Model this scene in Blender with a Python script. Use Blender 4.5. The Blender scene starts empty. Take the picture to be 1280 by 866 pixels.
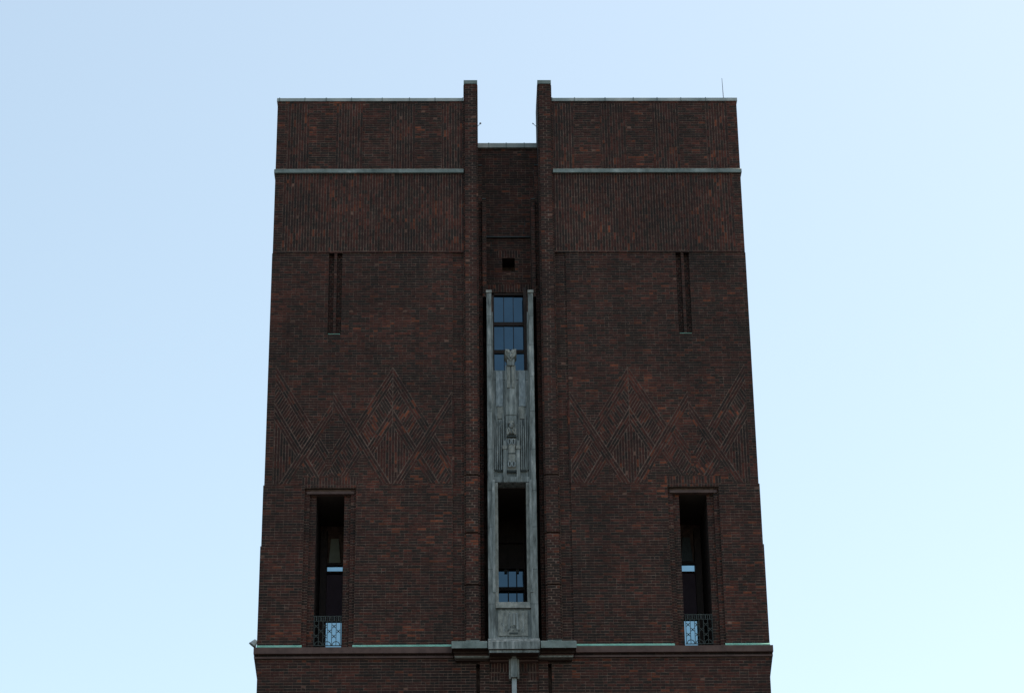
import bpy, math, random
from mathutils import Matrix, Vector
rnd = random.Random(7)
S = bpy.context.scene
C = S.collection
R = math.radians

# ------------------------------------------------------------------ camera, sky, sun, exposure
cam = bpy.data.objects.new('camera', bpy.data.cameras.new('camera'))
C.objects.link(cam); S.camera = cam
cam.data.sensor_width = 36.0
cam.data.lens = 3210.0 / 1280.0 * 36.0
cam.data.clip_start = 0.5
cam.data.clip_end = 6000
pan, pitch, roll = R(-1.1858), R(26.0346), R(-0.6849)
fwd = Vector((-math.sin(pan)*math.cos(pitch), math.cos(pan)*math.cos(pitch), math.sin(pitch)))
rt = Vector((math.cos(pan), math.sin(pan), 0)); up = rt.cross(fwd)
rt2 = rt*math.cos(roll) + up*math.sin(roll); up2 = up*math.cos(roll) - rt*math.sin(roll)
m = Matrix((rt2, up2, -fwd)).transposed().to_4x4()
m.translation = Vector((-1.575, -78.997, 1.7))
cam.matrix_world = m

SUN_EL, SUN_AZ = 65.0, 78.0# azimuth clockwise from +y (the way the camera looks): high to the right, just behind the front
W = bpy.data.worlds.new('World'); S.world = W; W.use_nodes = True
nt = W.node_tree
for n in list(nt.nodes): nt.nodes.remove(n)
out = nt.nodes.new('ShaderNodeOutputWorld'); bg = nt.nodes.new('ShaderNodeBackground')
sky = nt.nodes.new('ShaderNodeTexSky'); sky.sky_type = 'NISHITA'; sky.sun_disc = False
sky.sun_elevation = R(SUN_EL); sky.sun_rotation = R(SUN_AZ)
sky.altitude = 20; sky.air_density = 1.0; sky.dust_density = 2.0; sky.ozone_density = 3.0
wb = nt.nodes.new('ShaderNodeMix'); wb.data_type = 'RGBA'; wb.blend_type = 'MULTIPLY'; wb.inputs['Factor'].default_value = 1
wb.inputs['B'].default_value = (1.19, 1.045, 0.775, 1)      # white balance of the sky's light
nt.links.new(sky.outputs[0], wb.inputs['A']); nt.links.new(wb.outputs['Result'], bg.inputs[0]); bg.inputs[1].default_value = 0.13
nt.links.new(bg.outputs[0], out.inputs[0])
sl = bpy.data.lights.new('sun', 'SUN'); sl.energy = 2.0; sl.angle = R(0.5); sl.color = (1.0, 0.86, 0.7)
so = bpy.data.objects.new('sun', sl); C.objects.link(so)
sd = Vector((math.sin(R(SUN_AZ))*math.cos(R(SUN_EL)), math.cos(R(SUN_AZ))*math.cos(R(SUN_EL)), math.sin(R(SUN_EL))))
so.rotation_euler = sd.to_track_quat('Z', 'Y').to_euler()
S.view_settings.view_transform = 'Standard'; S.view_settings.look = 'None'
S.view_settings.exposure = 1.28; S.view_settings.gamma = 1.0
S.render.engine = 'CYCLES'

# ------------------------------------------------------------------ materials
def mat(name, rough=0.85):
    m = bpy.data.materials.new(name); m.use_nodes = True
    b = m.node_tree.nodes['Principled BSDF']; b.inputs['Roughness'].default_value = rough
    return m, m.node_tree, b
def noise_mix(nt, cols, scale, detail=6, pos=(0.3, 0.7), stretch=(1, 1, 1)):
    tc = nt.nodes.new('ShaderNodeTexCoord'); mp = nt.nodes.new('ShaderNodeMapping')
    mp.inputs['Scale'].default_value = stretch
    nz = nt.nodes.new('ShaderNodeTexNoise'); nz.inputs['Scale'].default_value = scale; nz.inputs['Detail'].default_value = detail
    nz.inputs['Roughness'].default_value = 0.65
    rp = nt.nodes.new('ShaderNodeValToRGB')
    nt.links.new(tc.outputs['Object'], mp.inputs['Vector']); nt.links.new(mp.outputs[0], nz.inputs['Vector'])
    nt.links.new(nz.outputs['Fac'], rp.inputs['Fac'])
    el = rp.color_ramp.elements
    while len(el) < len(cols): el.new(0.5)
    for i, c in enumerate(cols):
        el[i].position = pos[0] + (pos[1]-pos[0])*i/(len(cols)-1); el[i].color = (*c, 1)
    return rp, nz
def bump(nt, b, src, strength, dist=0.02):
    bp = nt.nodes.new('ShaderNodeBump'); bp.inputs['Strength'].default_value = strength; bp.inputs['Distance'].default_value = dist
    nt.links.new(src, bp.inputs['Height']); nt.links.new(bp.outputs[0], b.inputs['Normal'])

def stains(nt, b):
    src = b.inputs['Base Color'].links[0].from_socket
    cur = src
    for scale, st, lo, hi in ((0.55, (1, 1, 0.5), 0.80, 1.22), (1.6, (1.5, 1, 0.22), 0.86, 1.14)):
        rp, nz = noise_mix(nt, [(lo, lo, lo), (1, 1, 1), (hi, hi*0.985, hi*0.97)], scale, 5, (0.32, 0.68), st)
        mx = nt.nodes.new('ShaderNodeMix'); mx.data_type = 'RGBA'; mx.blend_type = 'MULTIPLY'; mx.inputs['Factor'].default_value = 1
        nt.links.new(cur, mx.inputs['A']); nt.links.new(rp.outputs[0], mx.inputs['B']); cur = mx.outputs['Result']
    nt.links.new(cur, b.inputs['Base Color'])
def brick_mat():
    m, nt, b = mat('brick', 0.8)
    at = nt.nodes.new('ShaderNodeAttribute'); at.attribute_name = 'Col'
    rp, nz = noise_mix(nt, [(0.62, 0.62, 0.62), (1.0, 1.0, 1.0), (1.35, 1.3, 1.25)], 9.0, 8)
    mx = nt.nodes.new('ShaderNodeMix'); mx.data_type = 'RGBA'; mx.blend_type = 'MULTIPLY'; mx.inputs['Factor'].default_value = 1
    nt.links.new(at.outputs['Color'], mx.inputs['A']); nt.links.new(rp.outputs[0], mx.inputs['B'])
    nt.links.new(mx.outputs['Result'], b.inputs['Base Color'])
    b.inputs['Specular IOR Level'].default_value = 0.3
    stains(nt, b); bump(nt, b, nz.outputs['Fac'], 0.5, 0.01)
    return m
def simple(name, cols, scale, rough=0.85, pos=(0.3, 0.7), stretch=(1, 1, 1), bs=0.3, metal=0.0, spec=0.3):
    m, nt, b = mat(name, rough)
    rp, nz = noise_mix(nt, cols, scale, pos=pos, stretch=stretch)
    nt.links.new(rp.outputs[0], b.inputs['Base Color']); b.inputs['Metallic'].default_value = metal
    b.inputs['Specular IOR Level'].default_value = spec
    if bs: bump(nt, b, nz.outputs['Fac'], bs)
    return m
def brick_tex():
    m, nt, b = mat('brick_return', 0.85)
    tc = nt.nodes.new('ShaderNodeTexCoord'); sp = nt.nodes.new('ShaderNodeSeparateXYZ'); ad = nt.nodes.new('ShaderNodeMath'); cb = nt.nodes.new('ShaderNodeCombineXYZ')
    nt.links.new(tc.outputs['Object'], sp.inputs[0]); nt.links.new(sp.outputs['X'], ad.inputs[0]); nt.links.new(sp.outputs['Y'], ad.inputs[1])
    nt.links.new(ad.outputs[0], cb.inputs['X']); nt.links.new(sp.outputs['Z'], cb.inputs['Y'])
    bt = nt.nodes.new('ShaderNodeTexBrick'); bt.inputs['Scale'].default_value = 1.0
    bt.inputs['Brick Width'].default_value = 0.285; bt.inputs['Row Height'].default_value = 0.095; bt.inputs['Mortar Size'].default_value = 0.009
    bt.inputs['Color1'].default_value = (0.014, 0.010, 0.009, 1); bt.inputs['Color2'].default_value = (0.036, 0.018, 0.015, 1)
    bt.inputs['Mortar'].default_value = (0.05, 0.042, 0.038, 1); bt.inputs['Bias'].default_value = -0.1
    nt.links.new(cb.outputs[0], bt.inputs['Vector']); nt.links.new(bt.outputs['Color'], b.inputs['Base Color'])
    inv = nt.nodes.new('ShaderNodeMath'); inv.operation = 'SUBTRACT'; inv.inputs[0].default_value = 1
    nt.links.new(bt.outputs['Fac'], inv.inputs[1]); bump(nt, b, inv.outputs[0], 0.8, 0.01)
    b.inputs['Specular IOR Level'].default_value = 0.25
    return m
M = {}
M['brick'] = brick_mat()
M['mortar'] = simple('mortar', [(0.056, 0.035, 0.029), (0.115, 0.075, 0.061), (0.185, 0.130, 0.106)], 4.5, 0.95)
stains(M['mortar'].node_tree, M['mortar'].node_tree.nodes['Principled BSDF'])
M['return'] = brick_tex()
M['copper'] = simple('weathered_copper', [(0.06, 0.085, 0.083), (0.12, 0.155, 0.150), (0.19, 0.235, 0.23), (0.40, 0.44, 0.43)], 1.6, 0.6, (0.28, 0.78), (1, 1, 1), 0.2)
M['lead'] = simple('grey_sheet_metal', [(0.13, 0.17, 0.17), (0.24, 0.28, 0.28), (0.36, 0.39, 0.38), (0.46, 0.48, 0.46)], 0.8, 0.6, (0.3, 0.75), (1, 1, 1), 0.2)
M['green'] = simple('green_copper', [(0.11, 0.27, 0.22), (0.17, 0.40, 0.33), (0.24, 0.46, 0.40)], 2.5, 0.6)
M['stone'] = simple('grey_green_stone', [(0.050, 0.058, 0.058), (0.125, 0.145, 0.145), (0.20, 0.225, 0.228), (0.36, 0.38, 0.37)], 5.0, 0.8, (0.30, 0.72), (1.7, 1, 0.30), 0.7)
M['palestone'] = simple('pale_stone', [(0.10, 0.112, 0.105), (0.19, 0.203, 0.192), (0.29, 0.305, 0.285)], 6.0, 0.8, (0.3, 0.7), (1.3, 1, 0.7), 0.5)
M['bluestone'] = simple('blue_grey_stone', [(0.11, 0.135, 0.15), (0.18, 0.215, 0.235), (0.28, 0.32, 0.34)], 7.0, 0.8, (0.3, 0.7), (1.5, 1, 0.5), 0.6)
M['terracotta'] = simple('red_brown_terracotta', [(0.055, 0.034, 0.030), (0.085, 0.052, 0.046), (0.11, 0.07, 0.06)], 3.0, 0.75)
M['wood_and_shade'] = simple('dark_wood_and_shade', [(0.018, 0.010, 0.008), (0.035, 0.018, 0.013)], 6.0, 0.6)  # real frames and corbels, also painted shade in soffits and pier grooves
M['iron'] = simple('black_iron', [(0.018, 0.024, 0.024), (0.04, 0.055, 0.055)], 8.0, 0.5)
M['plum'] = simple('plum_panel', [(0.05, 0.03, 0.045), (0.07, 0.045, 0.06)], 2.0, 0.7)
M['reflection'] = simple('olive_reflection', [(0.20, 0.21, 0.17), (0.27, 0.28, 0.22)], 2.0, 0.8)  # flat colour of a reflected lit reveal
M['steel'] = simple('grey_metal', [(0.20, 0.23, 0.24), (0.32, 0.35, 0.36)], 5.0, 0.45, metal=0.3)
M['ground'] = simple('grey_paving', [(0.045, 0.045, 0.045), (0.075, 0.072, 0.07)], 0.4, 0.9)
def glass(name, tint, rough, dark=(0.01, 0.015, 0.02)):
    m, nt, b = mat(name, rough)
    rp, nz = noise_mix(nt, [tuple(c*0.86 for c in tint), tint], 1.2, 2)
    b.inputs['Metallic'].default_value = 1.0
    nt.links.new(rp.outputs[0], b.inputs['Base Color'])
    nz2 = nt.nodes.new('ShaderNodeTexNoise'); nz2.inputs['Scale'].default_value = 1.5
    bump(nt, b, nz2.outputs['Fac'], 0.04, 0.05)
    return m
M['glass'] = glass('dark_window_glass', (0.052, 0.085, 0.115), 0.03)
M['paleglass'] = glass('pale_window_glass', (0.25, 0.38, 0.455), 0.05)

# ------------------------------------------------------------------ mesh helpers
class MB:
    def __init__(s): s.v = []; s.f = []; s.m = []; s.c = []; s.mats = []
    def mi(s, k):
        if k not in s.mats: s.mats.append(k)
        return s.mats.index(k)
    def face(s, pts, k, col=(1, 1, 1)):
        n = len(s.v); s.v += [tuple(p) for p in pts]; s.f.append(tuple(range(n, n+len(pts)))); s.m.append(s.mi(k)); s.c.append(col)
    def box(s, x0, x1, y0, y1, z0, z1, k):
        if x0 > x1: x0, x1 = x1, x0
        a = [(x0, y0, z0), (x1, y0, z0), (x1, y1, z0), (x0, y1, z0), (x0, y0, z1), (x1, y0, z1), (x1, y1, z1), (x0, y1, z1)]
        for q in ((0, 3, 2, 1), (4, 5, 6, 7), (0, 1, 5, 4), (1, 2, 6, 5), (2, 3, 7, 6), (3, 0, 4, 7)):
            s.face([a[i] for i in q], k)
    def prism(s, poly, y0, y1, k, inset=0.0):       # poly in (x,z), counter-clockwise seen from the front
        cx = sum(p[0] for p in poly)/len(poly); cz = sum(p[1] for p in poly)/len(poly)
        fr = [(cx+(p[0]-cx)*(1-inset), y0, cz+(p[1]-cz)*(1-inset)) for p in poly]; bk = [(p[0], y1, p[1]) for p in poly]
        s.face(fr, k); s.face(bk[::-1], k)
        for i in range(len(poly)):
            j = (i+1) % len(poly); s.face([fr[j], fr[i], bk[i], bk[j]], k)
    def sect(s, prof, x0, x1, k):                   # prof in (y,z) swept along x
        a = [(x0, p[0], p[1]) for p in prof]; b = [(x1, p[0], p[1]) for p in prof]
        s.face(a[::-1], k); s.face(b, k)
        for i in range(len(prof)):
            j = (i+1) % len(prof); s.face([a[i], a[j], b[j], b[i]], k)
    def rod(s, p, q, r0, r1, k, n=10):
        p = Vector(p); q = Vector(q); d = (q-p).normalized(); a = d.orthogonal().normalized(); b = d.cross(a)
        A = [p+(a*math.cos(t)+b*math.sin(t))*r0 for t in [2*math.pi*i/n for i in range(n)]]
        B = [q+(a*math.cos(t)+b*math.sin(t))*r1 for t in [2*math.pi*i/n for i in range(n)]]
        for i in range(n):
            j = (i+1) % n; s.face([A[i], A[j], B[j], B[i]], k)
        s.face(A[::-1], k); s.face(B, k)
    def blob(s, c, rx, ry, rz, k, n=12, mrows=8):
        pt = lambda i, j: (c[0]+rx*math.sin(math.pi*i/mrows)*math.cos(2*math.pi*j/n), c[1]+ry*math.sin(math.pi*i/mrows)*math.sin(2*math.pi*j/n), c[2]+rz*math.cos(math.pi*i/mrows))
        for i in range(mrows):
            for j in range(n):
                q = [pt(i, j), pt(i+1, j), pt(i+1, j+1), pt(i, j+1)]
                if i == 0: q = [q[0], q[1], q[2]]
                elif i == mrows-1: q = [q[0], q[1], q[3]]
                s.face(q, k)
    def build(s, name, parent=None):
        me = bpy.data.meshes.new(name); me.from_pydata(s.v, [], s.f)
        for k in s.mats: me.materials.append(M[k])
        me.polygons.foreach_set('material_index', s.m)
        ca = me.color_attributes.new('Col', 'FLOAT_COLOR', 'CORNER')
        arr = []
        for f, c in zip(s.f, s.c): arr += [c[0], c[1], c[2], 1.0]*len(f)
        ca.data.foreach_set('color', arr)
        me.update(); o = bpy.data.objects.new(name, me); C.objects.link(o); o.parent = parent
        return o
def empty(name, loc=(0, 0, 0), parent=None):
    o = bpy.data.objects.new(name, None); C.objects.link(o); o.location = loc; o.parent = parent; o.empty_display_size = 0.3
    return o
def tag(o, label=None, cat=None, group=None, kind=None):
    if label: o['label'] = label
    if cat: o['category'] = cat
    if group: o['group'] = group
    if kind: o['kind'] = kind
    return o

# ------------------------------------------------------------------ 2-D polygon tools for laying real bricks
def clip(P, a, b, c):                               # keep a*x+b*y <= c
    o = []
    n = len(P)
    for i in range(n):
        p = P[i]; q = P[(i+1) % n]; dp = a*p[0]+b*p[1]-c; dq = a*q[0]+b*q[1]-c
        if dp <= 0: o.append(p)
        if (dp < 0 < dq) or (dq < 0 < dp):
            t = dp/(dp-dq); o.append((p[0]+(q[0]-p[0])*t, p[1]+(q[1]-p[1])*t))
    return o if len(o) > 2 else []
def edges(P, off=0.0):                              # outward half-planes of a ccw convex polygon, pushed out by off
    e = []
    for i in range(len(P)):
        p = P[i]; q = P[(i+1) % len(P)]; dx, dy = q[0]-p[0], q[1]-p[1]; L = math.hypot(dx, dy)
        if L < 1e-6: continue
        a, b = dy/L, -dx/L; e.append((a, b, a*p[0]+b*p[1]+off))
    return e
def area(P): return 0.5*sum(P[i][0]*P[(i+1) % len(P)][1]-P[(i+1) % len(P)][0]*P[i][1] for i in range(len(P)))
def bb(P): xs = [p[0] for p in P]; ys = [p[1] for p in P]; return min(xs), min(ys), max(xs), max(ys)
def hit(a, b): return a[0] < b[2] and b[0] < a[2] and a[1] < b[3] and b[1] < a[3]
def subtract(P, E):
    o = []; cur = P
    for a, b, c in E:
        q = clip(cur, -a, -b, -c)
        if q and area(q) > 2e-4: o.append(q)
        cur = clip(cur, a, b, c)
        if not cur: break
    return o
def rect(x0, z0, x1, z1): return [(x0, z0), (x1, z0), (x1, z1), (x0, z1)]
def vn(x, y, s):                                    # value noise
    def h(i, j):
        n = (i*374761393+j*668265263+s*982451653) & 0xffffffff; n = ((n ^ (n >> 13))*1274126177) & 0xffffffff
        return ((n ^ (n >> 16)) & 0xffff)/65535
    i, j = math.floor(x), math.floor(y); u, v = x-i, y-j; u = u*u*(3-2*u); v = v*v*(3-2*v)
    return (h(i, j)*(1-u)+h(i+1, j)*u)*(1-v)+(h(i, j+1)*(1-u)+h(i+1, j+1)*u)*v
def brick_colour(x, z, short=False):
    f = vn(x*0.9, z*1.6, 3)*0.6+vn(x*2.3, z*3.1, 5)*0.4      # patches of browner or blacker bricks
    g = vn(x*0.55, z*0.9, 9)
    r = rnd.random()+(f-0.5)*0.7
    if r < 0.28: c = (0.023, 0.030, 0.028)
    elif r < 0.55: c = (0.036, 0.030, 0.028)
    elif r < 0.88: c = (0.056, 0.036, 0.031)
    else: c = (0.080, 0.046, 0.035)
    if short and rnd.random() < 0.010: c = (0.15, 0.17, 0.15)
    elif rnd.random() < 0.02 + 0.12*max(0, g-0.60)*2: c = (0.125, 0.072, 0.040)
    k = rnd.uniform(0.8, 1.2)*(0.6+0.8*g)*(0.75+0.5*vn(x*1.7+40, z*2.6, 21))
    return (c[0]*k*0.72, c[1]*k*0.325, c[2]*k*0.27)
H, LEN, MW, HW = 0.095, 0.285, 0.026, 0.012
def lay(mb, Y, regions, holes=(), bond=None, proud=0.009):
    """regions: (ccw polygon, angle) in falling priority; bricks of each are laid on the plane y=Y"""
    done = [(bb(h), edges(h, 0.004)) for h in holes]
    for reg in regions:
        P, ang = reg[0], reg[1]
        if area(P) < 1e-3: continue
        ca, sa = math.cos(R(ang)), math.sin(R(ang))
        rot = [(p[0]*ca+p[1]*sa, -p[0]*sa+p[1]*ca) for p in P]
        x0, y0, x1, y1 = bb(rot)
        ed = edges(P, -MW/2 if ang not in (0,) else -0.001)
        if ang in (0, 90): oy, ox = (y0 if ang == 90 else 0), x0
        else: oy, ox = y0, 0
        r0 = math.floor((y0-oy)/H)-1; r1 = math.ceil((y1-oy)/H)+1
        for r in range(r0, r1):
            ya, yb = oy+r*H+MW/2, oy+(r+1)*H-MW/2
            if yb < y0 or ya > y1: continue
            joints = []
            if bond:
                w = x1-x0; joints = [x0] + [x0+w*j for j in bond[r % len(bond)]] + [x1]
            else:
                x = x0-LEN+((r % 2)*0.5)*LEN+rnd.uniform(-0.03, 0.03)
                if ang in (0, 90): x = x0 if r % 2 else x0-LEN/2
                while x < x1+LEN:
                    joints.append(x); x += (LEN/2+0.001 if rnd.random() < 0.38 else LEN)
            for j in range(len(joints)-1):
                hw = 0.036 if bond and x1-x0 > 0.3 else HW*rnd.choice((0.8, 1, 1.6)); xa, xb = joints[j]+hw/2, joints[j+1]-hw/2
                if xb < x0 or xa > x1: continue
                if bond or ang == 0: 
                    if j == 0 and bond: xa = joints[0]
                    if bond and j == len(joints)-2: xb = joints[-1]
                q = [(xa, ya), (xb, ya), (xb, yb), (xa, yb)]
                q = [(p[0]*ca-p[1]*sa, p[0]*sa+p[1]*ca) for p in q]
                for a, b, c in ed:
                    q = clip(q, a, b, c)
                    if not q: break
                if not q or area(q) < 2e-4: continue
                pcs = [q]; B = bb(q)
                for hb, he in done:
                    if hit(B, hb):
                        nx = []
                        for p in pcs: nx += subtract(p, he)
                        pcs = nx
                        if not pcs: break
                if not pcs: continue
                cx = (q[0][0]+q[2][0])/2; cz = (q[0][1]+q[2][1])/2
                col = brick_colour(cx, cz, xb-xa < 0.2); d = proud+rnd.uniform(-0.004, 0.005); tx = rnd.uniform(-0.012, 0.012); tz = rnd.uniform(-0.02, 0.02)
                for p in pcs:
                    fr = [(u, Y-d-(u-cx)*tx-(v-cz)*tz, v) for u, v in p]
                    mb.face(fr, 'brick', col)
                    for i in range(len(p)):
                        k = (i+1) % len(p)
                        mb.face([fr[k], fr[i], (p[i][0], Y, p[i][1]), (p[k][0], Y, p[k][1])], 'brick', col)
        done.append((bb(P), edges(P, 0.0)))
def steps(mb, xs, zs, Yf, Yb, front='mortar', side='return'):
    """stepped wall: one cell per (x,z) interval with its front at Yf(x,z); None leaves the cell out"""
    xs = sorted(set(round(x, 4) for x in xs)); zs = sorted(set(round(z, 4) for z in zs))
    nx, nz = len(xs)-1, len(zs)-1
    Y = [[Yf((xs[i]+xs[i+1])/2, (zs[j]+zs[j+1])/2) for j in range(nz)] for i in range(nx)]
    g = lambda i, j: (Y[i][j] if 0 <= i < nx and 0 <= j < nz and Y[i][j] is not None else Yb)
    for i in range(nx):
        for j in range(nz):
            if Y[i][j] is None: continue
            y = Y[i][j]; x0, x1, z0, z1 = xs[i], xs[i+1], zs[j], zs[j+1]
            mb.face([(x0, y, z0), (x1, y, z0), (x1, y, z1), (x0, y, z1)], front)
            if g(i-1, j) > y: q = g(i-1, j); mb.face([(x0, q, z0), (x0, y, z0), (x0, y, z1), (x0, q, z1)], side)
            if g(i+1, j) > y: q = g(i+1, j); mb.face([(x1, y, z0), (x1, q, z0), (x1, q, z1), (x1, y, z1)], side)
            if g(i, j-1) > y: q = g(i, j-1); mb.face([(x0, q, z0), (x1, q, z0), (x1, y, z0), (x0, y, z0)], side)
            if g(i, j+1) > y: q = g(i, j+1); mb.face([(x0, y, z1), (x1, y, z1), (x1, q, z1), (x0, q, z1)], side)

# ------------------------------------------------------------------ ground
g = MB(); g.face([(-3000, -3000, 0), (3000, -3000, 0), (3000, 3000, 0), (-3000, 3000, 0)], 'ground')
tag(g.build('ground'), kind='structure')

# ------------------------------------------------------------------ the tower
tower = tag(empty('brick_tower'), 'tall dark brown brick tower with notched top and green-grey stone centre bay', 'tower')
YB = 3.4
def mir(s, x0, x1): return (x0, x1) if s > 0 else (-x1, -x0)
def mrect(s, x0, z0, x1, z1):
    a, b = mir(s, x0, x1); return rect(a, z0, b, z1)

K = math.sqrt(3)
def lattice(s):
    """zig-zag brick ornament of one wing, in (x,z), s=-1 left wing, s=1 right wing; returns regions in falling priority"""
    XL, XR, ZB, ZT = -8.0, -2.0, 35.22, 39.62
    big = rect(XL, ZB, XR, ZT)
    def reg(bs=None, fs=None, x0=None, x1=None, z0=None, z1=None):      # bs: range of z+Kx, fs: range of z-Kx
        P = big
        if bs: P = clip(P, K, 1, bs[1]) if bs[1] is not None else P
        if P and bs and bs[0] is not None: P = clip(P, -K, -1, -bs[0])
        if P and fs and fs[1] is not None: P = clip(P, -K, 1, fs[1])
        if P and fs and fs[0] is not None: P = clip(P, K, -1, -fs[0])
        if P and x0 is not None: P = clip(P, -1, 0, -x0)
        if P and x1 is not None: P = clip(P, 1, 0, x1)
        if P and z0 is not None: P = clip(P, 0, -1, -z0)
        if P and z1 is not None: P = clip(P, 0, 1, z1)
        return P
    xp1, xp2 = -6.02, -4.0
    B1 = (25.17, 25.77); B2 = (23.75, 24.35); B3 = (27.62, 28.22); B4 = (32.0, 32.6); B5 = (30.45, 31.05)
    P1 = (48.07, 48.67); P2 = (45.88, 46.48); P3 = (44.36, 44.96); P4 = (41.48, 42.08)
    L = []
    # bands, rising and falling
    L.append((reg(fs=P1, x1=xp1), 60))
    L.append((reg(bs=B3, x0=xp1, x1=xp2), -60))
    L.append((reg(fs=P4, x0=xp2), 60))
    L.append((reg(fs=P2, bs=(B3[1], None), x1=xp2), 60))
    L.append((reg(bs=B4, fs=(P4[1], None), x0=xp2), -60))
    L.append((reg(fs=P3, bs=(B3[1], None), x1=xp2), 60))
    L.append((reg(bs=B5, x0=xp2), -60))
    L.append((reg(bs=B1, fs=(P1[1], None)), -60))
    L.append((reg(bs=B1, fs=(46.9, P1[0])), -60))
    L.append((reg(bs=B2), -60))
    L.append((reg(fs=(46.3, 46.9), bs=(None, B3[0]), x0=xp1), 60))
    L.append((reg(fs=(44.96, 45.5), bs=(None, B3[0]), x0=xp1+0.1), 60))
    L.append((reg(bs=B4, fs=(None, P4[0]), x0=-2.9), -60))
    # fields
    L.append((reg(bs=(B2[1], B1[0]), fs=(P1[1], None)), 60))
    L.append((reg(bs=(B3[1], None), fs=(P3[1], P2[0]), x1=xp2), -60))
    L.append((reg(bs=(B5[1], B4[0]), fs=(P4[1], None), x0=xp2), 60))
    L.append((reg(bs=(B2[1], B1[0]), fs=(46.3, P1[0]), z0=35.5, x1=xp1), 60))
    L.append((reg(bs=(B2[1], B3[0]), fs=(45.4, 46.3), z0=35.5), -60))
    L.append((reg(bs=(B5[1], B4[0]), fs=(None, P4[0])), 60))
    L.append((reg(bs=(B3[1], B5[0]), fs=(P4[1], P3[0])), 90))
    L.append((reg(bs=(None, B2[0]), fs=(P1[1], None)), 90))
    L.append((rect(XR, ZB, XR+H, 38.3), 90))
    L = [(P, a) for P, a in L if P and area(P) > 1e-3]
    if s > 0: L = [([(-x, z) for x, z in P[::-1]], -a if a != 90 else 90) for P, a in L]
    return L

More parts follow.
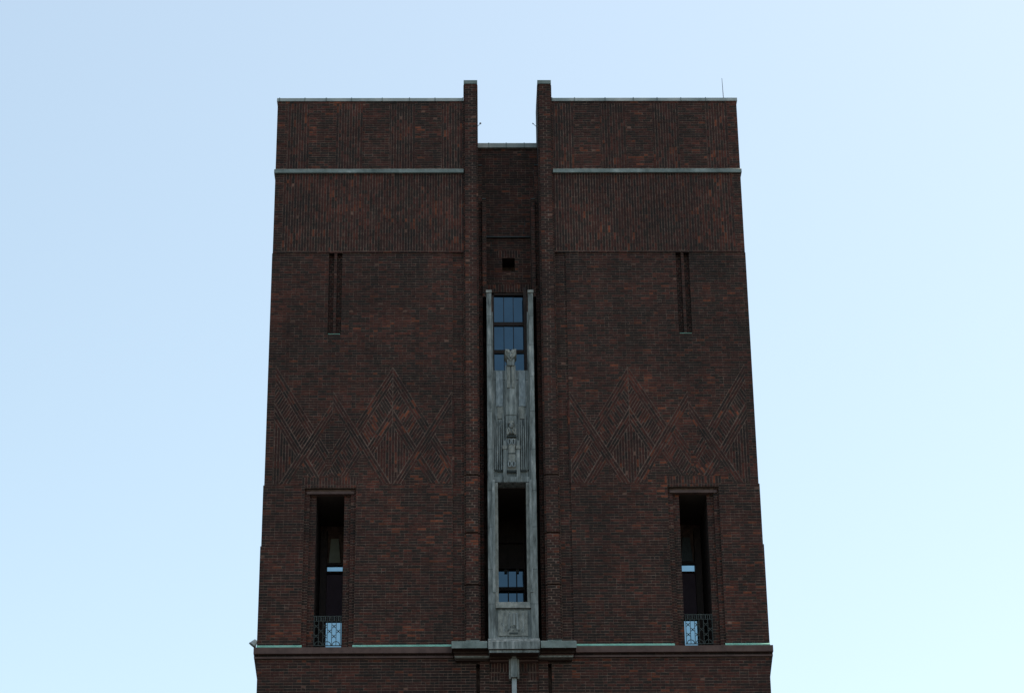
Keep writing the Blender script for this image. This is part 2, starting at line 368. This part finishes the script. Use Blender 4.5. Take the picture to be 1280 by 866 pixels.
for s in (-1, 1):
    mb = MB()
    # zone A: ornament bands below the coping
    xo = 8.23
    a, b = mir(s, 1.55, xo)
    steps(mb, [a, b], [43.92, 47.2, 50.09], lambda x, z: -0.03, YB)
    band = [(mrect(s, 1.56, 43.99, 7.93, 47.14), 90), (mrect(s, 1.55, 43.92, xo, 47.14), 0)]
    cols = [(1.62, 2.36, 1), (3.30, 4.22, 1), (5.17, 6.12, 1), (7.07, 7.87, 1)]
    lay(mb, -0.03, band)
    lay(mb, -0.03, [(mrect(s, c0, 47.3, c1, 49.98), 90) for c0, c1, _ in cols]+[(mrect(s, 1.55, 47.3, xo, 50.09), 0)])
    # zone B: plain field, twin slots, zig-zag ornament
    xo = 8.25; a, b = mir(s, 1.55, xo)
    sl1, sl2 = (5.80, 5.99), (6.08, 6.27)
    xs = [a, b]+[s*x for x in (1.97, *sl1, *sl2)]
    def yB(x, z):
        x = abs(x)
        if x < 1.97: return 0.045
        if 40.80 < z and (sl1[0] < x < sl1[1] or sl2[0] < x < sl2[1]): return 0.17
        return 0.0
    steps(mb, xs, [35.17, 40.80, 43.92], yB, YB)
    lay(mb, 0.0, [(mrect(s, 5.1, 35.19, 7.0, 35.47), 90)]+lattice(s)+[(mrect(s, 1.97, 35.17, xo, 43.92), 0)],
        holes=[mrect(s, *(v for v in (sl1[0], 40.8, sl1[1], 43.95))), mrect(s, sl2[0], 40.8, sl2[1], 43.95)])
    lay(mb, 0.045, [(mrect(s, 1.60, 35.17, 1.97, 43.90), 0)])
    for q in (sl1, sl2): lay(mb, 0.17, [(mrect(s, q[0], 40.80, q[1], 43.92), 0)], bond=((0.35,), (0.7,)))
    # zone C: around the tall opening
    def yC(x, z):
        x = abs(x)
        if x < 1.97: return 0.03
        if 5.58 < x < 6.51 and z < 34.87: return 2.9
        if 5.36 < x < 6.73 and z < 34.97: return 0.20
        if 5.19 < x < 6.90 and z < 35.06: return 0.09
        return -0.02
    xcut = [s*x for x in (1.97, 5.19, 5.36, 5.58, 6.51, 6.73, 6.90)]
    for xo, z0, z1, cuts in ((8.28, 33.0, 35.17, [34.87, 34.97, 35.06]), (8.31, 29.45, 33.0, [])):
        a, b = mir(s, 1.55, xo)
        steps(mb, [a, b]+xcut, [z0, z1]+cuts, yC, YB)
    lay(mb, -0.02, [(mrect(s, 5.19, 35.07, 6.90, 35.17), 90), (mrect(s, 1.97, 33.0, 8.28, 35.17), 0)], holes=[mrect(s, 5.19, 29, 6.90, 35.06)])
    lay(mb, -0.02, [(mrect(s, 1.97, 29.45, 8.31, 33.0), 0)], holes=[mrect(s, 5.19, 29, 6.90, 35.06)])
    lay(mb, 0.03, [(mrect(s, 1.60, 29.45, 1.97, 35.17), 0)])
    lay(mb, 0.09, [(mrect(s, 5.19, 29.45, 5.36, 35.02), 0)], bond=((), (0.5,))); lay(mb, 0.09, [(mrect(s, 6.73, 29.45, 6.90, 35.02), 0)], bond=((), (0.5,)))
    lay(mb, 0.20, [(mrect(s, 5.36, 29.45, 5.58, 34.95), 0)], bond=((0.4,), (0.7,))); lay(mb, 0.20, [(mrect(s, 6.51, 29.45, 6.73, 34.95), 0)], bond=((0.4,), (0.7,)))
    wing = mb.build('wing_wall', tower)
    # copper trim of the wing
    a, b = mir(s, 1.585, 8.26)
    c = MB(); c.sect([(-0.07, 50.06), (0.9, 50.095), (0.9, 50.27), (-0.07, 50.185)], a, b, 'lead')
    x = 1.585
    while x < 8.2:                                   # standing seams of the sheets
        p, q = mir(s, x, x+0.03); c.sect([(-0.085, 50.05), (0.9, 50.09), (0.9, 50.28), (-0.085, 50.20)], p, q, 'copper'); x += rnd.uniform(0.75, 1.1)
    c.build('coping', wing)
    c = MB(); c.sect([(-0.12, 47.085), (-0.03, 47.085), (-0.03, 47.28), (-0.12, 47.21)], *mir(s, 1.585, 8.27), 'copper')
    a2, b2 = (8.231, 8.27) if s > 0 else (-8.27, -8.231)
    c.box(a2, b2, -0.029, YB, 47.085, 47.24, 'copper'); c.build('string_course', wing)
    c = MB(); c.sect([(-0.02, 40.775), (0.16, 40.805), (0.16, 40.812), (-0.02, 40.79)], *mir(s, 5.83, 6.24), 'green'); c.build('slot_sill', wing)
    c = MB(); c.box(*mir(s, 5.26, 6.83), 0.03, 0.35, 34.875, 34.965, 'terracotta'); c.build('lintel', wing)
    for p0, p1 in ((2.02, 5.22), (6.86, 8.31)):
        c = MB(); c.sect([(-0.13, 29.452), (-0.021, 29.452), (-0.021, 29.56), (-0.035, 29.56), (-0.13, 29.49)], *mir(s, p0, p1), 'green'); c.build('flashing', wing)
    # pier beside the notch
    p = MB()
    segs = [(29.5, 31.545), (31.61, 33.375), (33.44, 35.445), (35.51, 50.73)]
    for z0, z1 in segs:
        p.box(*mir(s, 1.13, 1.53), -0.13, 1.8, z0, z1, 'mortar')
        for f in (1.07, 1.53): p.box(*mir(s, f, f+(0.06 if f < 1.2 else 0.05)), -0.06, 1.8, z0, z1, 'mortar')
        lay(p, -0.13, [(mrect(s, 1.13, z0, 1.53, z1), 0)], bond=((0.36,), (0.64,)) if z0 > 35 else ((0.3, ), (0.72,), (0.5,)))
        lay(p, -0.06, [(mrect(s, 1.07, z0, 1.13, z1), 0), (mrect(s, 1.53, z0, 1.58, z1), 0)], bond=((), ()))
        for xf in (1.069, 1.583):                    # brick skin on the returns
            xx = s*xf
            p.face([(xx, -0.055, z0), (xx, 1.8, z0), (xx, 1.8, z1), (xx, -0.055, z1)], 'return')
    p.box(*mir(s, 1.15, 1.52), 0.04, 1.8, 29.5, 36.0, 'wood_and_shade')  # dark core behind the grooves, their shadow put into its colour
    pier = p.build('pier', tower)
    c = MB(); c.sect([(-0.165, 50.73), (1.85, 50.73), (1.85, 50.98), (-0.165, 50.875)], *mir(s, 1.08, 1.57), 'copper'); c.build('pier_cap', pier)
    c = MB(); c.box(*mir(s, 1.10, 1.56), -0.22, -0.131, 29.56, 29.64, 'copper'); c.build('flashing', pier)

# body behind the wings
mb = MB()
for s in (-1, 1): mb.box(*mir(s, 1.56, 8.22), YB+0.001, 10.0, 28.0, 50.0, 'return')
mb.box(-1.559, 1.559, YB+0.001, 10.0, 28.0, 48.55, 'return')
mb.box(-8.29, 8.29, YB+0.002, 10.05, 20.0, 33.0, 'return')
mb.build('rear_wall', tower)

# lower shaft and the flare under the ledge
mb = MB()
def yD(x, z):
    x = abs(x)
    if 1.10 < x < 1.22 and z < 28.9: return 0.35
    if x < 1.10: return -0.04 if not (x < 0.8 and z < 28.95) else 0.0
    return 0.0
xc = [-8.27, 8.27]+[s*x for s in (-1, 1) for x in (0.8, 1.10, 1.22)]
steps(mb, xc, [24.0, 26.6], yD, YB, front='return')
steps(mb, xc, [26.6, 28.4], yD, YB)
xc = [-8.27, 8.27]+[s*x for s in (-1, 1) for x in (0.8, 1.10, 1.22)]
steps(mb, xc, [28.4, 28.9, 28.95, 29.25], yD, YB)
hl = [rect(1.10, 20, 1.22, 28.9), rect(-1.22, 20, -1.10, 28.9), rect(-1.10, 20, 1.10, 29.3)]
lay(mb, 0.0, [(rect(-8.27, 26.6, 8.27, 29.2), 0)], holes=hl)
lay(mb, 0.0, [(rect(-0.8, 28.62, 0.8, 28.95), 90), (rect(-0.8, 26.6, -0.45, 28.3), 0), (rect(0.45, 26.6, 0.8, 28.3), 0), (rect(-0.45, 26.6, 0.45, 28.62), 0), (rect(-0.8, 28.33, -0.45, 28.6), 90), (rect(0.45, 28.33, 0.8, 28.6), 90)])
for s in (-1, 1):
    lay(mb, -0.04, [(mrect(s, 0.8, 26.6, 1.10, 28.95), 0)], bond=((), (0.5,)))
    q = [(s*8.275, 28.45), (s*8.40, 29.2)]            # flare at the corner
    for y0, y1 in ((0.0, YB),):
        A = [(q[0][0], y0, q[0][1]), (q[1][0], y0, q[1][1]), (q[1][0], y1, q[1][1]), (q[0][0], y1, q[0][1])]
        mb.face(A, 'return'); mb.face([(s*8.27, y0, 28.45), (q[1][0], y0, 29.2), (s*8.27, y0, 29.2)], 'return'); 
mb.box(-8.27, 8.27, 0.0, 10.0, 0.0, 24.0, 'return'); mb.box(-8.27, 8.27, YB+0.003, 10.0, 24.0, 29.2, 'return')
shaft = mb.build('lower_wall', tower)
for s in (-1, 1):
    c = MB()
    c.box(*mir(s, 1.96, 8.40), -0.15, YB, 29.24, 29.45, 'terracotta')
    c.box(*mir(s, 1.96, 8.385), -0.075, YB, 29.10, 29.16, 'terracotta'); c.box(*mir(s, 1.96, 8.37), -0.03, YB, 29.16, 29.24, 'return')
    c.build('ledge', tower)

# stepped cornice under the bay
cn = empty('centre_cornice', (0, 0, 29.3), tower)
def local(mbx, name, par, off):
    o = mbx.build(name, par); o.matrix_parent_inverse = Matrix.Translation(-Vector(off)); return o
for s in (-1, 1):
    c = MB()
    c.sect([(-0.68, 29.21), (-0.655, 29.21), (-0.655, 29.40), (0.0, 29.56), (0.0, 29.60), (-0.30, 29.58), (-0.68, 29.42)], *mir(s, 0.86, 2.01), 'copper')
    for x in (1.22, 1.63): c.sect([(-0.69, 29.20), (-0.60, 29.20), (-0.60, 29.47), (-0.69, 29.43)], *mir(s, x, x+0.02), 'copper')
    local(c, 'copper_fascia', cn, (0, 0, 29.3))
    c = MB()
    c.box(*mir(s, 0.84, 1.95), -0.40, 0.0, 29.14, 29.22, 'wood_and_shade'); c.box(*mir(s, 0.865, 2.0), -0.654, 0.0, 29.22, 29.385, 'wood_and_shade'); c.box(*mir(s, 0.84, 1.93), -0.27, 0.0, 29.08, 29.14, 'terracotta')
    c.box(*mir(s, 0.80, 1.91), -0.29, 0.0, 29.03, 29.08, 'palestone'); c.box(*mir(s, 0.80, 1.88), -0.16, 0.0, 28.97, 29.03, 'wood_and_shade')
    local(c, 'corbel', cn, (0, 0, 29.3))
c = MB(); c.sect([(-0.76, 29.15), (0, 29.15), (0, 29.70), (-0.30, 29.66), (-0.76, 29.39)], -0.83, 0.83, 'stone'); c.box(-0.80, 0.80, -0.69, 0, 29.05, 29.135, 'stone'); c.box(-0.81, 0.81, -0.74, 0, 29.137, 29.149, 'wood_and_shade'); c.box(-0.785, 0.785, -0.665, 0, 29.035, 29.049, 'wood_and_shade')  # thin dark sheets under both slabs put the soffit shade into colour
local(c, 'bay_base', cn, (0, 0, 29.3))
c = MB(); c.box(-0.78, 0.78, -0.34, 0, 28.98, 29.05, 'wood_and_shade'); c.box(-0.77, 0.77, -0.18, 0, 28.93, 28.98, 'terracotta'); local(c, 'corbel', cn, (0, 0, 29.3))
c = MB(); c.box(-0.07, 0.07, -0.36, -0.02, 28.98, 29.12, 'palestone'); c.box(-0.10, 0.10, -0.32, -0.005, 28.36, 29.0, 'stone')
for s in (-1, 1): c.box(*mir(s, 0.105, 0.165), -0.24, -0.005, 28.33, 28.99, 'palestone')
local(c, 'pendant', cn, (0, 0, 29.3))
c = MB(); c.sect([(-0.20, 18.0), (-0.02, 18.0), (-0.02, 28.36), (-0.20, 28.36)], -0.075, 0.075, 'steel'); local(c, 'rib', cn, (0, 0, 29.3))

# recessed wall between the piers
mb = MB()
def yR(x, z):
    ax = abs(x)
    if z > 42.45:
        if ax > 0.93: return 0.6 if z < 47.75 else 1.4
        if ax > 0.79: return 0.45 if z < 46.29 else 1.4
        if ax < 0.225 and 43.96 < z < 44.47: return 2.1
        if ax < 0.60 and z < 43.10: return 2.3
        return 1.4 if z > 45.30 else 1.43
    if ax > 0.93: return 0.45
    if ax > 0.80: return 2.3
    if ax < 0.60 and z > 39.4: return 2.3
    if ax < 0.47 and 31.0 < z < 35.25: return 3.3
    return 0.5
xc = [s*x for s in (-1, 1) for x in (1.07, 0.93, 0.80, 0.79, 0.60, 0.47, 0.225)]
steps(mb, xc, [29.5, 31.0, 35.25, 39.4, 42.45, 43.10, 43.96, 44.47, 45.30, 46.29, 47.75, 48.94], yR, YB)
vh = rect(-0.225, 43.96, 0.225, 44.47)
lay(mb, 1.4, [(rect(-1.07, 45.32, 1.07, 48.94), 0)], holes=[rect(0.79, 40, 1.1, 46.29), rect(-1.1, 40, -0.79, 46.29), rect(0.93, 40, 1.1, 47.75), rect(-1.1, 40, -0.93, 47.75)])
lay(mb, 1.43, [(rect(-0.42, 44.49, 0.42, 44.79), 90), (rect(-0.78, 43.12, 0.78, 43.44), 90), (rect(-0.79, 43.10, 0.79, 45.30), 0)], holes=[vh])
for s in (-1, 1):
    lay(mb, 0.6, [(mrect(s, 0.93, 42.45, 1.07, 47.75), 0)], bond=((), (0.5,)))
    lay(mb, 0.45, [(mrect(s, 0.79, 42.45, 0.93, 46.29), 0)], bond=((), (0.5,)))
    lay(mb, 0.45, [(mrect(s, 0.93, 29.5, 1.07, 42.45), 0)], bond=((), (0.5,)))
rec = mb.build('recessed_wall', tower)
c = MB(); c.sect([(1.30, 48.94), (2.0, 48.94), (2.0, 49.19), (1.30, 49.12)], -1.068, 1.068, 'lead')
for x in (-0.68, -0.05, 0.6): c.sect([(1.29, 48.935), (2.0, 48.935), (2.0, 49.20), (1.29, 49.135)], x, x+0.03, 'copper')
c.build('coping', rec)
c = MB(); c.sect([(1.33, 45.27), (1.42, 45.27), (1.42, 45.33), (1.33, 45.31)], -0.785, 0.785, 'iron'); c.build('flashing', rec)
for s in (-1, 1):
    c = MB(); c.box(*mir(s, 0.795, 0.93), 0.40, 1.38, 46.29, 46.33, 'iron'); c.build('jamb_cap', rec)
    c = MB(); c.box(*mir(s, 0.935, 1.066), 0.55, 1.38, 47.75, 47.79, 'iron'); c.build('jamb_cap', rec)
c = MB(); c.rod((0.55, 1.38, 45.45), (0.60, 1.38, 45.95), 0.008, 0.008, 'iron', 6); c.build('cable', rec)
c = MB(); c.rod((-0.62, 1.41, 44.55), (-0.60, 1.41, 45.15), 0.008, 0.008, 'iron', 6); c.build('cable', rec)

# stone bay
bay = tag(empty('stone_bay', (0, 0, 29.6), tower), 'tall narrow bay of grey-green stone with a carved figure')
BO = (0, 0, 29.6)
for s in (-1, 1):
    c = MB()
    c.box(*mir(s, 0.64, 0.80), -0.12, 1.4, 35.30, 42.30, 'stone'); c.box(*mir(s, 0.62, 0.82), -0.15, 1.4, 42.30, 42.40, 'palestone')
    c.box(*mir(s, 0.59, 0.635), -0.04, 1.4, 35.31, 41.6, 'stone')
    c.box(*mir(s, 0.58, 0.81), -0.14, 0.9, 29.60, 35.30, 'stone'); c.box(*mir(s, 0.57, 0.66), -0.17, -0.141, 31.3, 35.22, 'stone')
    c.box(*mir(s, 0.47, 0.575), -0.06, 0.9, 31.0, 35.22, 'palestone')
    z = 30.6
    for z in (30.9, 32.1, 33.6, 34.9, 36.4, 37.8, 39.1, 40.3, 41.4):   # block joints
        c.box(*mir(s, 0.64 if z > 35.3 else 0.58, 0.801 if z > 35.3 else 0.811), -0.143 if z < 35.3 else -0.123, -0.11, z, z+0.012, 'iron')
    local(c, 'pilaster', bay, BO)
c = MB()
c.box(-0.585, 0.585, 0.06, 0.9, 35.45, 39.42, 'stone')
for s in (-1, 1):
    c.box(*mir(s, 0.27, 0.50), 0.02, 0.06, 38.06, 39.38, 'bluestone'); c.box(*mir(s, 0.25, 0.46), 0.035, 0.06, 37.60, 38.05, 'palestone')
    for i, x in enumerate((0.25, 0.32, 0.39, 0.46, 0.53)):           # reeds
        c.box(*mir(s, x, x+0.035), -0.02-0.015*(i % 2), 0.06, 35.7, 37.75-0.22*(i % 3), 'stone')
    c.box(*mir(s, 0.17, 0.28), -0.09, 0.06, 35.40, 36.75, 'stone'); c.box(*mir(s, 0.15, 0.30), -0.11, 0.06, 36.43, 36.55, 'palestone')
    c.box(*mir(s, 0.30, 0.50), 0.0, 0.06, 35.66, 35.70, 'iron')
c.box(-0.585, 0.585, -0.02, 0.9, 35.26, 35.45, 'stone'); c.box(-0.15, 0.15, -0.03, 0.06, 35.62, 35.66, 'iron')
for s in (-1, 1): c.box(*mir(s, 0.17, 0.27), -0.10, -0.021, 35.22, 35.40, 'stone')
c.box(-0.58, 0.58, 0.055, 0.06, 39.05, 39.065, 'iron')
local(c, 'relief_panel', bay, BO)
# carved shaft with its winged head
c = MB()
c.box(-0.175, 0.175, -0.07, 0.06, 37.70, 39.55, 'stone')
c.box(-0.125, -0.02, -0.10, -0.07, 38.7, 39.52, 'palestone'); c.box(0.035, 0.125, -0.10, -0.07, 38.7, 39.52, 'palestone')
c.prism([(-0.11, 39.50), (0.13, 39.50), (0.15, 39.75), (-0.13, 39.75)], -0.16, 0.3, 'stone', 0.1)
c.prism([(0.0, 39.62), (0.21, 39.90), (0.22, 40.12), (0.06, 40.10), (0.0, 40.02), (-0.06, 40.10), (-0.20, 40.12), (-0.20, 39.90)], -0.20, 0.3, 'palestone', 0.12)
c.blob((0.0, -0.19, 39.85), 0.06, 0.06, 0.12, 'stone'); c.rod((0.0, -0.22, 39.86), (0.0, -0.28, 39.76), 0.03, 0.008, 'palestone', 8)
for s in (-1, 1): c.rod((s*0.05, -0.2, 39.95), (s*0.17, -0.19, 40.08), 0.035, 0.02, 'palestone', 8)
local(c, 'carved_head', bay, BO)
# small standing figure
c = MB()
c.box(-0.17, 0.17, -0.05, 0.06, 35.68, 37.72, 'stone')
c.blob((0.005, -0.13, 37.28), 0.075, 0.08, 0.11, 'stone'); c.prism([(-0.12, 37.33), (0.10, 37.33), (0.085, 37.41), (0.0, 37.46), (-0.09, 37.41)], -0.19, -0.05, 'palestone', 0.2)
c.prism([(-0.13, 36.95), (0.14, 36.95), (0.15, 37.15), (0.06, 37.22), (-0.05, 37.22), (-0.14, 37.15)], -0.11, -0.05, 'stone', 0.1)
for s in (-1, 1):
    c.rod((s*0.13, -0.12, 37.16), (s*0.13, -0.14, 36.94), 0.035, 0.03, 'palestone', 8); c.rod((s*0.13, -0.14, 36.94), (s*0.03, -0.17, 37.08), 0.03, 0.024, 'palestone', 8)
    c.rod((s*0.02, -0.15, 36.98), (s*0.09, -0.13, 37.2), 0.02, 0.02, 'palestone', 8)
c.box(-0.16, 0.17, -0.14, -0.05, 36.86, 36.90, 'iron')
c.prism([(-0.13, 35.72), (0.14, 35.72), (0.12, 36.28), (0.14, 36.84), (-0.12, 36.84), (-0.10, 36.28)], -0.12, -0.05, 'palestone', 0.12)
for z in (36.68, 35.86):
    for s in (-1, 1):
        ring = [(s*0.065+0.05*math.cos(t), -0.135, z+0.10*math.sin(t)) for t in [math.pi*k/5 for k in range(11)]]
        for i in range(10): c.rod(ring[i], ring[i+1], 0.016, 0.016, 'bluestone', 6)
        c.box(s*0.065-0.018, s*0.065+0.018, -0.127, -0.12, z-0.06, z+0.06, 'iron')
c.box(-0.14, 0.14, -0.135, -0.12, 36.24, 36.27, 'iron')
local(c, 'standing_figure', bay, BO)
# apron below the opening
c = MB()
c.box(-0.575, 0.575, -0.03, 0.9, 29.66, 30.76, 'stone'); c.sect([(-0.12, 30.78), (0.9, 30.78), (0.9, 31.0), (-0.06, 31.0), (-0.10, 30.90)], -0.57, 0.57, 'palestone')
c.box(-0.50, 0.46, -0.06, -0.03, 29.84, 30.70, 'palestone')
for s in (-1, 1): c.prism([(s*0.10, 30.02), (s*0.20, 30.02), (s*0.14, 30.62), (s*0.09, 30.62)][::s], -0.085, -0.06, 'stone', 0.1); c.box(*mir(s, 0.30, 0.33), -0.07, -0.06, 29.95, 30.6, 'stone'); c.rod((s*0.24, -0.062, 30.0), (s*0.40, -0.062, 30.3), 0.012, 0.012, 'stone', 6)
c.box(-0.02, 0.05, -0.08, -0.06, 30.2, 30.6, 'stone'); c.box(-0.14, 0.14, -0.075, -0.06, 29.89, 29.95, 'iron')
for x in (-0.1, -0.03, 0.04, 0.1): c.box(x, x+0.025, -0.075, -0.06, 30.10, 30.17, 'iron')
for x in (-0.2, -0.03, 0.15): c.box(x, x+0.04, -0.075, -0.06, 29.99, 30.02, 'iron')
c.box(-0.56, 0.56, -0.08, -0.03, 29.66, 29.78, 'stone')
local(c, 'apron_panel', bay, BO)

# upper window of the bay
w = empty('window', (0, 1.55, 39.4), tower)
WO = (0, 1.55, 39.4)
f = MB()
f.box(-0.60, -0.525, 1.45, 1.7, 39.3, 43.10, 'wood_and_shade'); f.box(0.50, 0.60, 1.0, 1.7, 39.3, 43.10, 'wood_and_shade'); f.box(-0.60, 0.60, 1.45, 1.7, 43.02, 43.10, 'wood_and_shade')
f.box(-0.53, 0.51, 1.50, 1.62, 41.84, 41.98, 'wood_and_shade'); f.box(-0.53, 0.51, 1.50, 1.62, 40.77, 40.90, 'wood_and_shade')
xs = (-0.526, -0.185, 0.15, 0.50)
for x in xs[1:3]: f.box(x-0.011, x+0.011, 1.52, 1.57, 39.3, 43.02, 'wood_and_shade')
local(f, 'frame', w, WO)
f = MB()
for z0, z1 in ((39.3, 40.77), (40.90, 41.84), (41.98, 43.02)):
    for i in range(3):
        t = [rnd.uniform(-0.006, 0.006) for _ in range(2)]
        f.face([(xs[i], 1.55+t[0], z0), (xs[i+1], 1.55-t[0], z0), (xs[i+1], 1.55-t[0]+t[1], z1), (xs[i], 1.55+t[0]+t[1], z1)], 'glass')
local(f, 'pane', w, WO)
# lower window, deep behind the tall opening
w = empty('window', (0, 3.2, 31.0), tower); WO = (0, 3.2, 31.0)
f = MB()
f.box(-0.47, 0.47, 3.15, 3.25, 33.36, 35.25, 'wood_and_shade')
for x in (-0.45, -0.10, 0.19, 0.45): f.box(x-0.018, x+0.018, 3.06, 3.2, 31.0, 35.2, 'wood_and_shade')
f.box(-0.47, 0.47, 3.0, 3.2, 32.55, 32.68, 'wood_and_shade'); f.box(-0.47, 0.47, 3.0, 3.2, 33.34, 33.40, 'wood_and_shade'); f.box(-0.47, 0.47, 3.04, 3.2, 34.3, 34.36, 'wood_and_shade')
for x in (-0.18, 0.22): f.box(x-0.05, x+0.05, 3.05, 3.15, 33.22, 33.36, 'iron')
local(f, 'frame', w, WO)
f = MB(); f.face([(-0.47, 3.14, 31.0), (0.47, 3.14, 31.0), (0.47, 3.14, 33.36), (-0.47, 3.14, 33.36)], 'glass'); local(f, 'pane', w, WO)

# side openings: glazed screens and iron balustrades
for s in (-1, 1):
    lx = lambda x0, x1: mir(s, x0, x1)
    d = empty('glazed_screen', (s*6.05, 2.8, 29.5), tower); DO = (s*6.05, 2.8, 29.5)
    f = MB()
    f.box(*lx(6.26, 6.48), 2.6, 2.89, 29.5, 34.6, 'wood_and_shade'); f.box(*lx(5.60, 5.72), 2.6, 2.89, 29.5, 34.6, 'wood_and_shade')
    f.box(*lx(5.72, 6.26), 2.7, 2.89, 33.10, 33.16, 'wood_and_shade') if s < 0 else f.box(*lx(5.72, 6.26), 2.7, 2.89, 33.06, 33.10, 'wood_and_shade')
    f.box(*lx(5.72, 6.26), 2.7, 2.89, 31.38, 31.46, 'wood_and_shade'); f.box(*lx(5.72, 6.26), 2.7, 2.89, 33.38, 33.46, 'wood_and_shade')
    local(f, 'frame', d, DO)
    f = MB(); f.box(*lx(5.721, 6.259), 2.76, 2.88, 31.46, 33.06, 'plum'); local(f, 'door_panel', d, DO)
    for z0, z1 in ((29.5, 31.38), (33.10, 33.38)):
        f = MB(); a, b = lx(5.72, 6.26); f.face([(a, 2.80, z0), (b, 2.80, z0), (b, 2.80, z1), (a, 2.80, z1)], 'paleglass'); local(f, 'pane', d, DO)
    f = MB()
    f.prism([(s*6.0-0.20, 33.46), (s*6.0+0.20, 33.46), (s*6.0+0.12, 34.35), (s*6.0-0.14, 34.35)], 2.70, 2.88, 'reflection' if s < 0 else 'iron', 0.02)  # on the left, a lit reveal's reflection put in as a pale panel
    local(f, 'tapered_reflection', d, DO)
    # balustrade
    b = MB(); y = 0.02
    x0, x1 = lx(5.585, 6.505)
    def bar(p, q, r=0.011): b.rod((p[0], y, p[1]), (q[0], y, q[1]), r, r, 'iron', 6)
    bar((x0, 30.56), (x1, 30.56), 0.018); bar((x0, 30.40), (x1, 30.40), 0.012); bar((x0, 29.56), (x1, 29.56), 0.016)
    n = 7; xs = [x0+0.03+(x1-x0-0.06)*i/(n-1) for i in range(n)]
    for i, x in enumerate(xs):
        bar((x, 29.56), (x, 30.56))
        if i < n-1:
            xm = (x+xs[i+1])/2; w2 = (xs[1]-xs[0])/2*0.75
            bar((xm, 30.40), (xm, 30.56), 0.02)
            for z in ((30.22, 29.88) if i % 2 == 0 else (30.05,)):
                bar((xm-w2, z-0.055), (xm+w2, z+0.055), 0.012); bar((xm-w2, z+0.055), (xm+w2, z-0.055), 0.012); bar((xm-0.02, z), (xm+0.02, z), 0.028)
    for i in range(0, n-1, 2):
        c0 = (xs[i]+xs[i+1])/2+ (xs[1]-xs[0])/2; r = 0.12
        pts = [(c0+r*math.cos(t), 29.58+r*math.sin(t)) for t in [math.pi*k/8 for k in range(9)]]
        for k in range(8):
            if x0 < pts[k][0] < x1 and x0 < pts[k+1][0] < x1: bar(pts[k], pts[k+1], 0.013)
    b.build('balustrade', tower)

# ------------------------------------------------------------------ small things fixed to the tower
c = MB(); c.rod((7.81, 0.25, 50.25), (7.79, 0.25, 51.2), 0.014, 0.008, 'iron', 8); c.rod((7.81, 0.25, 50.24), (7.81, 0.25, 50.36), 0.03, 0.024, 'iron', 8)
tag(c.build('lightning_rod'), 'thin upright metal rod on the coping near the right corner', 'lightning rod')
t = tag(empty('spotlight', (-1.05, 0.2, 49.15)), 'tiny round-headed lamp on the left pier inside the notch', 'lamp')
c = MB(); c.rod((-1.07, 0.2, 49.17), (-0.99, 0.18, 49.25), 0.009, 0.009, 'iron', 6); o = c.build('bracket', t); o.matrix_parent_inverse = Matrix.Translation((1.05, -0.2, -49.15))
c = MB(); c.blob((-0.975, 0.17, 49.27), 0.038, 0.038, 0.034, 'iron', 10, 6); o = c.build('lamp_head', t); o.matrix_parent_inverse = Matrix.Translation((1.05, -0.2, -49.15))
c = MB(); c.rod((1.07, 0.2, 49.11), (0.91, 0.18, 49.26), 0.010, 0.008, 'iron', 6); c.rod((0.93, 0.18, 49.25), (0.89, 0.17, 49.27), 0.02, 0.02, 'iron', 8)
tag(c.build('bracket_rod'), 'thin slanting metal arm on the right pier inside the notch', 'bracket')
t = tag(empty('floodlight', (-8.4, 0.1, 29.46)), 'grey drum floodlight lying on the ledge at the far left corner', 'floodlight')
LI = Matrix.Translation((8.4, -0.1, -29.46))
c = MB(); c.rod((-8.335, 0.0, 29.75), (-8.45, 0.02, 29.60), 0.06, 0.125, 'steel', 16); c.rod((-8.45, 0.02, 29.60), (-8.475, 0.025, 29.57), 0.13, 0.125, 'iron', 16); o = c.build('housing', t); o.matrix_parent_inverse = LI
c = MB(); c.box(-8.39, -8.34, -0.02, 0.04, 29.45, 29.66, 'iron'); o = c.build('mount', t); o.matrix_parent_inverse = LI
